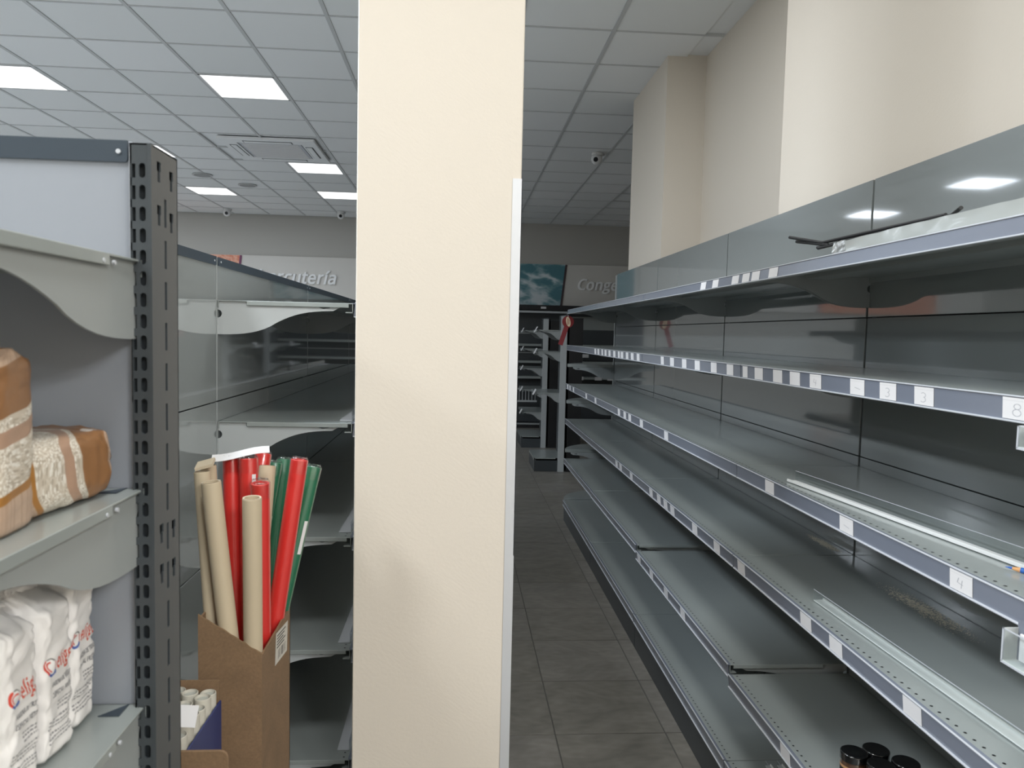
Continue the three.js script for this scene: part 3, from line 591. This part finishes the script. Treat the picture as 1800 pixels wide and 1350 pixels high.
[
  ['kraft', [-0.504, 1.314, -1.518], [-0.446, 0.6, -1.478], 0.0155, 'kraft brown paper roll at the left front corner of the box, folded paper on top'],
  ['kraft', [-0.507, 1.318, -1.565], [-0.452, 0.6, -1.515], 0.0155, 'kraft brown paper roll hidden behind the left front kraft roll'],
  ['kraft', [-0.473, 1.302, -1.475], [-0.400, 0.6, -1.482], 0.0185, 'kraft brown paper roll leaning left across the front of the box'],
  ['red', [-0.474, 1.325, -1.61], [-0.428, 0.6, -1.508], 0.018, 'red paper roll between the leaning kraft roll and the next red roll'],
  ['red', [-0.433, 1.329, -1.59], [-0.402, 0.6, -1.50], 0.018, 'red paper roll under the white sheet, above the front kraft roll', 1],
  ['red', [-0.436, 1.318, -1.72], [-0.486, 0.6, -1.513], 0.018, 'red paper roll at the back, right end of the white sheet'],
  ['kraft', [-0.39, 1.276, -1.455], [-0.397, 0.6, -1.499], 0.018, 'kraft brown paper roll standing in the low front corner, open end up'],
  ['red', [-0.394, 1.29, -1.53], [-0.400, 0.6, -1.58], 0.0185, 'red film-wrapped roll right behind the front corner kraft roll'],
  ['kraft', [-0.422, 1.294, -1.7], [-0.432, 0.6, -1.52], 0.018, 'kraft brown paper roll in the middle between red and green rolls'],
  ['green', [-0.425, 1.286, -1.78], [-0.49, 0.6, -1.563], 0.018, 'green paper roll next to the middle kraft roll, left of the greens', 1],
  ['green', [-0.411, 1.288, -1.812], [-0.43, 0.6, -1.531], 0.017, 'green paper roll at the back, middle of the three greens'],
  ['red', [-0.345, 1.314, -1.67], [-0.437, 0.6, -1.608], 0.0185, 'tallest red paper roll leaning right over the box corner'],
  ['green', [-0.329, 1.285, -1.745], [-0.459, 0.6, -1.615], 0.018, 'green paper roll leaning farthest right, behind the tall red roll', 1],
].forEach(([kind, a, b, r, label, sticker]) => {
  const A = new THREE.Vector3(...a), B = new THREE.Vector3(...b), d = A.clone().sub(B), L = d.length();
  const t = thing('wrapping_paper_roll', label, 'paper roll', B.toArray(), 0, 'gift wrap rolls in the tall box');
  t.quaternion.setFromUnitVectors(new THREE.Vector3(0, 1, 0), d.normalize());
  const m = kind === 'kraft' ? kraftPaper : M[kind];
  const ri = kind === 'kraft' ? r - 0.004 : r - 0.006;
  const pr = [[ri, 0], [r, 0], [r, L - 0.0015], [r - 0.0015, L], [ri, L], [ri, L - 0.12], [0.0005, L - 0.12]].map(p => new THREE.Vector2(...p));
  part('paper', new THREE.LatheGeometry(pr, 28), m, t);
  if (kind === 'kraft') part('rolled_edge', new THREE.LatheGeometry([[ri, L + 0.0002], [r - 0.0008, L + 0.0006]].map(p => new THREE.Vector2(...p)).reverse(), 28), kraftEnd, t);
  else {
    const f = new THREE.LatheGeometry([[r + 0.0006, L - 0.03], [r + 0.001, L], [r - 0.003, L + 0.006], [r - 0.008, L + 0.003], [0.002, L + 0.005]].map(p => new THREE.Vector2(...p)), 24), p = f.attributes.position;
    for (let i = 0; i < p.count; i++) { const k = noise.noise(p.getX(i) * 220, p.getY(i) * 120, p.getZ(i) * 220); p.setXYZ(i, p.getX(i) * (1 + 0.06 * k), p.getY(i) + 0.003 * k, p.getZ(i) * (1 + 0.06 * k)); }
    f.computeVertexNormals(); part('clear_film', f, M.film, t, { label: 'crinkled clear film end' });
    part('core', new THREE.LatheGeometry([[ri - 0.004, L - 0.004], [ri, L - 0.004]].map(p => new THREE.Vector2(...p)).reverse(), 20), kind === 'red' ? std(rgb(0.5, 0.2, 0.16), 0.8) : std(rgb(0.2, 0.3, 0.2), 0.8), t);
  }
  if (sticker) {
    const s = new THREE.CylinderGeometry(r + 0.0006, r + 0.0006, 0.075, 8, 1, true, 0.6, 0.5); s.translate(0, L - (kind === 'green' ? 0.16 : 0.07), 0);
    part('price_sticker', s, M.paper, t);
  }
});
{
  const o = fin(new THREE.Mesh(new THREE.BoxGeometry(0.115, 0.0012, 0.05, 8, 1, 2), M.paper)); const p = o.geometry.attributes.position;
  for (let i = 0; i < p.count; i++) p.setY(i, p.getY(i) + 0.004 * Math.sin(p.getX(i) * 40));
  o.geometry.computeVertexNormals(); o.name = 'paper_sheet'; o.position.set(-0.452, 1.337, -1.60); o.rotation.set(0.12, 0.25, 0.06);
  o.userData = { label: 'white paper sheet lying on top of the red gift wrap rolls', category: 'paper' }; scene.add(o);
  const s = fin(new THREE.Mesh(new THREE.BoxGeometry(0.034, 0.006, 0.05), kraftEnd)); s.name = 'folded_paper'; s.position.set(-0.505, 1.325, -1.54); s.rotation.set(0.1, 0.2, 0.25);
  s.userData = { label: 'folded kraft paper scrap on the left front roll tops', category: 'paper' }; scene.add(s);
}
{ // blue box with short rolls, and the carton in front
  const x0 = -0.56, x1 = -0.433, z0 = -1.405, z1 = -1.17, yb = 0.172;
  const t = thing('blue_box', 'open blue box with a slanted cut side, holding short white paper rolls', 'box', [0, 0, 0]);
  const bm = std(rgb(0.026, 0.04, 0.15), 0.5);
  const s = new THREE.Shape([[0, yb], [z1 - z0, yb], [z1 - z0, 0.902], [0, 0.905]].map(p => new THREE.Vector2(...p)));
  const g = new THREE.ExtrudeGeometry(s, { depth: 0.003, bevelEnabled: false }); g.rotateY(Math.PI / 2); g.translate(x1 - 0.003, 0, z1);
  part('right_side', g, bm, t);
  part('left_side', b2(x0, x0 + 0.003, yb, 0.94, z0, z1), bm, t); part('front_side', b2(x0 + 0.003, x1 - 0.003, yb, 0.9, z1 - 0.003, z1), bm, t); part('rear_side', b2(x0 + 0.003, x1 - 0.003, yb, 0.942, z0, z0 + 0.003), card, t);
  part('inner_floor', b2(x0 + 0.003, x1 - 0.003, 0.5, 0.503, z0 + 0.003, z1 - 0.003), card, t);
  const wm = std(rgb(0.58, 0.55, 0.47), 0.7), im = std(rgb(0.42, 0.42, 0.37), 0.8);
  let proto;
  for (let c = 0; c < 5; c++) for (let r = 0; r < 8; r++) {
    const x = x1 - 0.0182 - c * 0.0272, z = z0 + 0.0185 + r * 0.0296 + (c % 2) * 0.0148; if (z > z1 - 0.019) continue;
    if (x < -(0.36 * -z) - 0.02) continue;
    const y = 0.503 + 0.01 * rnd();
    if (!proto) {
      proto = thing('short_paper_roll', 'short white paper roll standing among its like in the open blue box', 'paper roll', [x, y, z], 0, 'short white rolls in the blue box');
      const L = 0.423, R = 0.0143, ri = 0.0122;
      part('paper', new THREE.LatheGeometry([[ri, 0], [R, 0], [R, L - 0.001], [R - 0.0008, L], [ri, L], [ri, L - 0.012], [0.0005, L - 0.014]].map(p => new THREE.Vector2(...p)), 20), wm, proto);
      part('rolled_edge', new THREE.LatheGeometry([[ri - 0.002, L - 0.004], [0.004, L - 0.008], [0.0005, L - 0.006]].map(p => new THREE.Vector2(...p)).reverse(), 14), im, proto);
    } else { const k = proto.clone(); k.name = numbered('short_paper_roll'); k.position.set(x, y, z); k.rotation.y = rnd() * 6; scene.add(k); }
  }
  const k = fin(new THREE.Mesh(b2(-0.035, 0.018, 0, 0.034, -0.0006, 0.0006), M.paper)); k.name = 'white_card'; k.position.set(-0.445, 0.936, -1.245); k.rotation.set(-0.45, 0.15, -0.05);
  k.userData = { label: 'blank white card stuck among the short rolls in the blue box', category: 'card' }; scene.add(k);
  const c = thing('front_carton', 'low brown cardboard carton with a rounded corner in front of the blue box', 'box', [0, 0, 0]);
  const X0 = -0.54, X1 = -0.335, Y = 0.967, fs = new THREE.Shape(); fs.moveTo(X0, yb); fs.lineTo(X1, yb); fs.lineTo(X1, Y - 0.014); fs.quadraticCurveTo(X1, Y, X1 - 0.014, Y); fs.lineTo(X0, Y); fs.closePath();
  part('front_side', new THREE.ExtrudeGeometry(fs, { depth: 0.004, bevelEnabled: true, bevelSize: 0.0005, bevelThickness: 0.0005, bevelSegments: 1 }).translate(0, 0, -1.12), card, c);
  part('side', [b2(X0, X0 + 0.004, yb, 0.86, -1.165, -1.121), b2(X1 - 0.004, X1, yb, 0.86, -1.165, -1.121), b2(X0, X1, yb, 0.86, -1.165, -1.161)], card, c);
}

// ---------------------------------------------------------------- end shelving: bags
const flourTex = canvasTex(512, 512, (c) => {
  c.fillStyle = '#f0edeb'; c.fillRect(0, 0, 512, 512);
  const X = 24; // text face in the left half
  const arc = (col, a, b, w, r = 24) => { c.strokeStyle = col; c.lineWidth = w; c.beginPath(); c.arc(X + 40, 236, r, a, b); c.stroke(); };
  arc('#4f68ad', 0.5, 2.4, 8); arc('#d64a3a', 2.4, 4.2, 9); arc('#7c7a78', 4.3, 5.6, 4); arc('#d98a86', -0.6, 0.5, 6); arc('#cf5044', 1.8, 5.2, 5, 13);
  c.fillStyle = '#d8553f'; c.font = 'bold 62px sans-serif'; c.save(); c.translate(X + 74, 252); c.scale(0.82, 1); c.fillText('elige', 0, 0); c.restore();
  c.fillStyle = '#45454c'; c.font = 'bold 21px sans-serif'; c.save(); c.translate(X + 44, 300); c.scale(0.82, 1); c.fillText('HARINA DE TRIGO', 0, 0); c.fillText('ESPECIAL FRITOS', 0, 30); c.restore();
  c.fillStyle = '#8f8d90'; let y = 352; for (let k = 0; k < 9; k++) { let x = X + (k < 3 ? 90 : 20); const e = X + 190; while (x < e) { const w = 4 + rnd() * 14; c.fillRect(x, y, Math.min(w, e - x), 5); x += w + 4; } y += k === 2 || k === 5 ? 20 : 11; }
  // picture face in the right half
  c.fillStyle = '#1d5b49'; c.fillRect(300, 170, 180, 60); c.fillStyle = '#a36f49'; c.fillRect(300, 230, 180, 200);
  for (let k = 0; k < 60; k++) { c.fillStyle = ['#8a4a34', '#b98962', '#6e3a2c', '#c79d7c'][k % 4]; c.beginPath(); c.ellipse(300 + rnd() * 180, 240 + rnd() * 180, 10 + rnd() * 20, 8 + rnd() * 12, rnd() * 3, 0, 6.3); c.fill(); }
  c.fillStyle = '#6f6d6c'; c.fillRect(310, 440, 160, 6); c.fillRect(310, 150, 120, 5);
});
function bagGeo(w, d, h, sd, uvFn, o = {}) {
  const NU = 72, NV = 48, pos = [], idx = [], uv = [];
  const top = o.top ?? 0.84;
  for (let j = 0; j <= NV; j++) {
    const v = j / NV, y = h * v;
    for (let i = 0; i <= NU; i++) {
      const a = i / NU * Math.PI * 2, ca = Math.cos(a), sa = Math.sin(a), n = 0.42;
      let x = Math.sign(ca) * Math.pow(Math.abs(ca), n), z = Math.sign(sa) * Math.pow(Math.abs(sa), n);
      const bulge = 1 + 0.03 * Math.sin(Math.PI * v), base = v < 0.03 ? 0.93 + 0.07 * v / 0.03 : 1;
      let kx = 1, kz = 1; if (v > top) { const s = (v - top) / (1 - top); kz = 1 - 0.80 * s * s * (3 - 2 * s); kx = 1 - 0.10 * s; }
      const wr = (o.wrinkle ?? 1) * 0.0032 * noise.noise(x * 2.2 + sd, v * 9, z * 2.2) + (o.wrinkle ?? 1) * 0.002 * noise.noise(x * 6 + sd, v * 22, z * 6) + (v > 0.68 ? (o.wrinkle ?? 1) * 0.0075 * (v - 0.68) / 0.32 * noise.noise(x * 3.5 + sd, v * 16, z * 3.5 + sd) : 0);
      x = x * w / 2 * kx * bulge * base + wr * x; z = z * d / 2 * kz * bulge * base + wr * z * 1.4;
      let yy = y; if (v > top) yy += 0.004 * noise.noise(x * 60, sd, z * 60);
      pos.push(x, yy, z); uv.push(...uvFn(a, v, ca, sa, x / w + 0.5, z / d + 0.5));
    }
  }
  for (let j = 0; j < NV; j++) for (let i = 0; i < NU; i++) { const p = j * (NU + 1) + i, q = p + NU + 1; idx.push(p, q, p + 1, p + 1, q, q + 1); }
  for (const j of [0, NV]) {
    const c = pos.length / 3; pos.push(0, j ? h + 0.001 : 0, 0); uv.push(0.005, 0.02);
    for (let i = 0; i < NU; i++) { const p = j * (NU + 1) + i; if (j) idx.push(p, c, p + 1); else idx.push(p, p + 1, c); }
  }
  const g = new THREE.BufferGeometry(); g.setAttribute('position', new THREE.Float32BufferAttribute(pos, 3)); g.setAttribute('uv', new THREE.Float32BufferAttribute(uv, 2)); g.setIndex(idx); g.computeVertexNormals(); return g;
}
const flourM = std(0xffffff, 0.5, { map: flourTex });
// text face looks along +z (turned to face the aisle), picture face along -x
const flourUV = (a, v, ca, sa, u, w) => {
  if (sa > 0 && Math.abs(ca) < 0.93) return [0.02 + 0.46 * u, v];
  if (ca < -0.5) return [0.56 + 0.42 * w, v];
  return [0.008, v];
};
[
  [-0.476, 1.1385, -0.754, 0.182, 'white flour bag with red lettering, nearest the camera, front of the row', 1.3],
  [-0.474, 1.1385, -0.820, 0.187, 'white flour bag with red lettering, middle of the row', 4.1],
  [-0.480, 1.1385, -0.882, 0.192, 'white flour bag with red lettering, farthest back beside the shelf bracket', 7.7],
  [-0.592, 1.1385, -0.80, 0.188, 'white flour bag standing behind the row of lettered bags, only its top showing', 10.2],
].forEach(([x, y, z, h, label, sd]) => {
  const t = thing('flour_bag', label, 'flour bag', [x, y, z], Math.PI / 2 + 0.03 * Math.sin(sd), 'white flour bags on the end shelf');
  part('bag', bagGeo(0.061, 0.104, h, sd, flourUV), flourM, t);
  const f = bagGeo(0.056, 0.03, 0.026, sd + 3, () => [0.008, 0.5], { top: 0.3 }); f.rotateX(1.15); f.translate(0, h - 0.012, -0.004); part('folded_top', f, flourM, t);
});
const sugarTex = canvasTex(1024, 512, (c) => {
  c.fillStyle = '#bb9f88'; c.fillRect(0, 0, 1024, 512);
  for (let x = 0; x < 1024; x += 3) { c.fillStyle = rnd() > 0.5 ? 'rgba(255,240,225,0.10)' : 'rgba(90,60,40,0.10)'; c.fillRect(x, 0, 2, 512); }
  const wave = (x, ph, am, base) => base + am * Math.sin(x / 1024 * Math.PI * 4 + ph);
  const band = (col, b0, b1, ph, am) => { c.fillStyle = col; c.beginPath(); for (let x = 0; x <= 1024; x += 8) c.lineTo(x, wave(x, ph, am, b0)); for (let x = 1024; x >= 0; x -= 8) c.lineTo(x, wave(x, ph, am, b1)); c.fill(); };
  band('#946a45', 10, 150, 0.6, 38); band('#cbbfae', 150, 360, 0.6, 38); 
  for (let k = 0; k < 5200; k++) { const x = rnd() * 1024, s = rnd(); c.fillStyle = ['#e6dfd3', '#b5a896', '#d8cdbd', '#f1ece2'][k % 4]; c.fillRect(x, wave(x, 0.6, 38, 154 + s * 200), 4 + rnd() * 5, 4 + rnd() * 4); }
  band('#b2917a', 180, 225, 0.75, 42); band('#a87436', 358, 384, 0.6, 38);
  c.fillStyle = '#d9cfc6'; c.beginPath(); c.ellipse(180, 90, 30, 22, 0, 0, 6.3); c.fill(); c.fillStyle = '#ddd'; c.fillRect(150, 60, 40, 12);
});
const sugarM = phy(0xffffff, 0.4, { map: sugarTex, clearcoat: 0.25, clearcoatRoughness: 0.3 });
const sugarUV = (a, v) => [a / (Math.PI * 2), v];
{
  const t = thing('sugar_bag', 'upright brown and orange sugar bag with a folded top at the left edge', 'sugar bag', [-0.464, 1.4045, -0.722], 0.1);
  part('bag', bagGeo(0.112, 0.088, 0.171, 2.2, sugarUV, { top: 0.93, wrinkle: 0.35 }), sugarM, t);
  const f = new RoundedBoxGeometry(0.08, 0.004, 0.04, 2, 0.0015); f.rotateZ(0.2); f.rotateX(-0.3); f.translate(-0.012, 0.178, -0.004); part('folded_top', f, kraftPaper, t);
  const u = thing('sugar_bag', 'brown and orange sugar bag lying on its side behind the upright one', 'sugar bag', [-0.462, 1.4445, -0.715], 0);
  const g = bagGeo(0.092, 0.078, 0.19, 5.5, sugarUV, { top: 0.93, wrinkle: 0.35 }); g.rotateX(-Math.PI / 2); g.rotateY(-0.1); part('bag', g, sugarM, u);
  const e = new RoundedBoxGeometry(0.012, 0.03, 0.006, 2, 0.002); e.translate(0.052, -0.004, -0.178); part('folded_end', e, kraftPaper, u);
}

renderer.render(scene, camera);
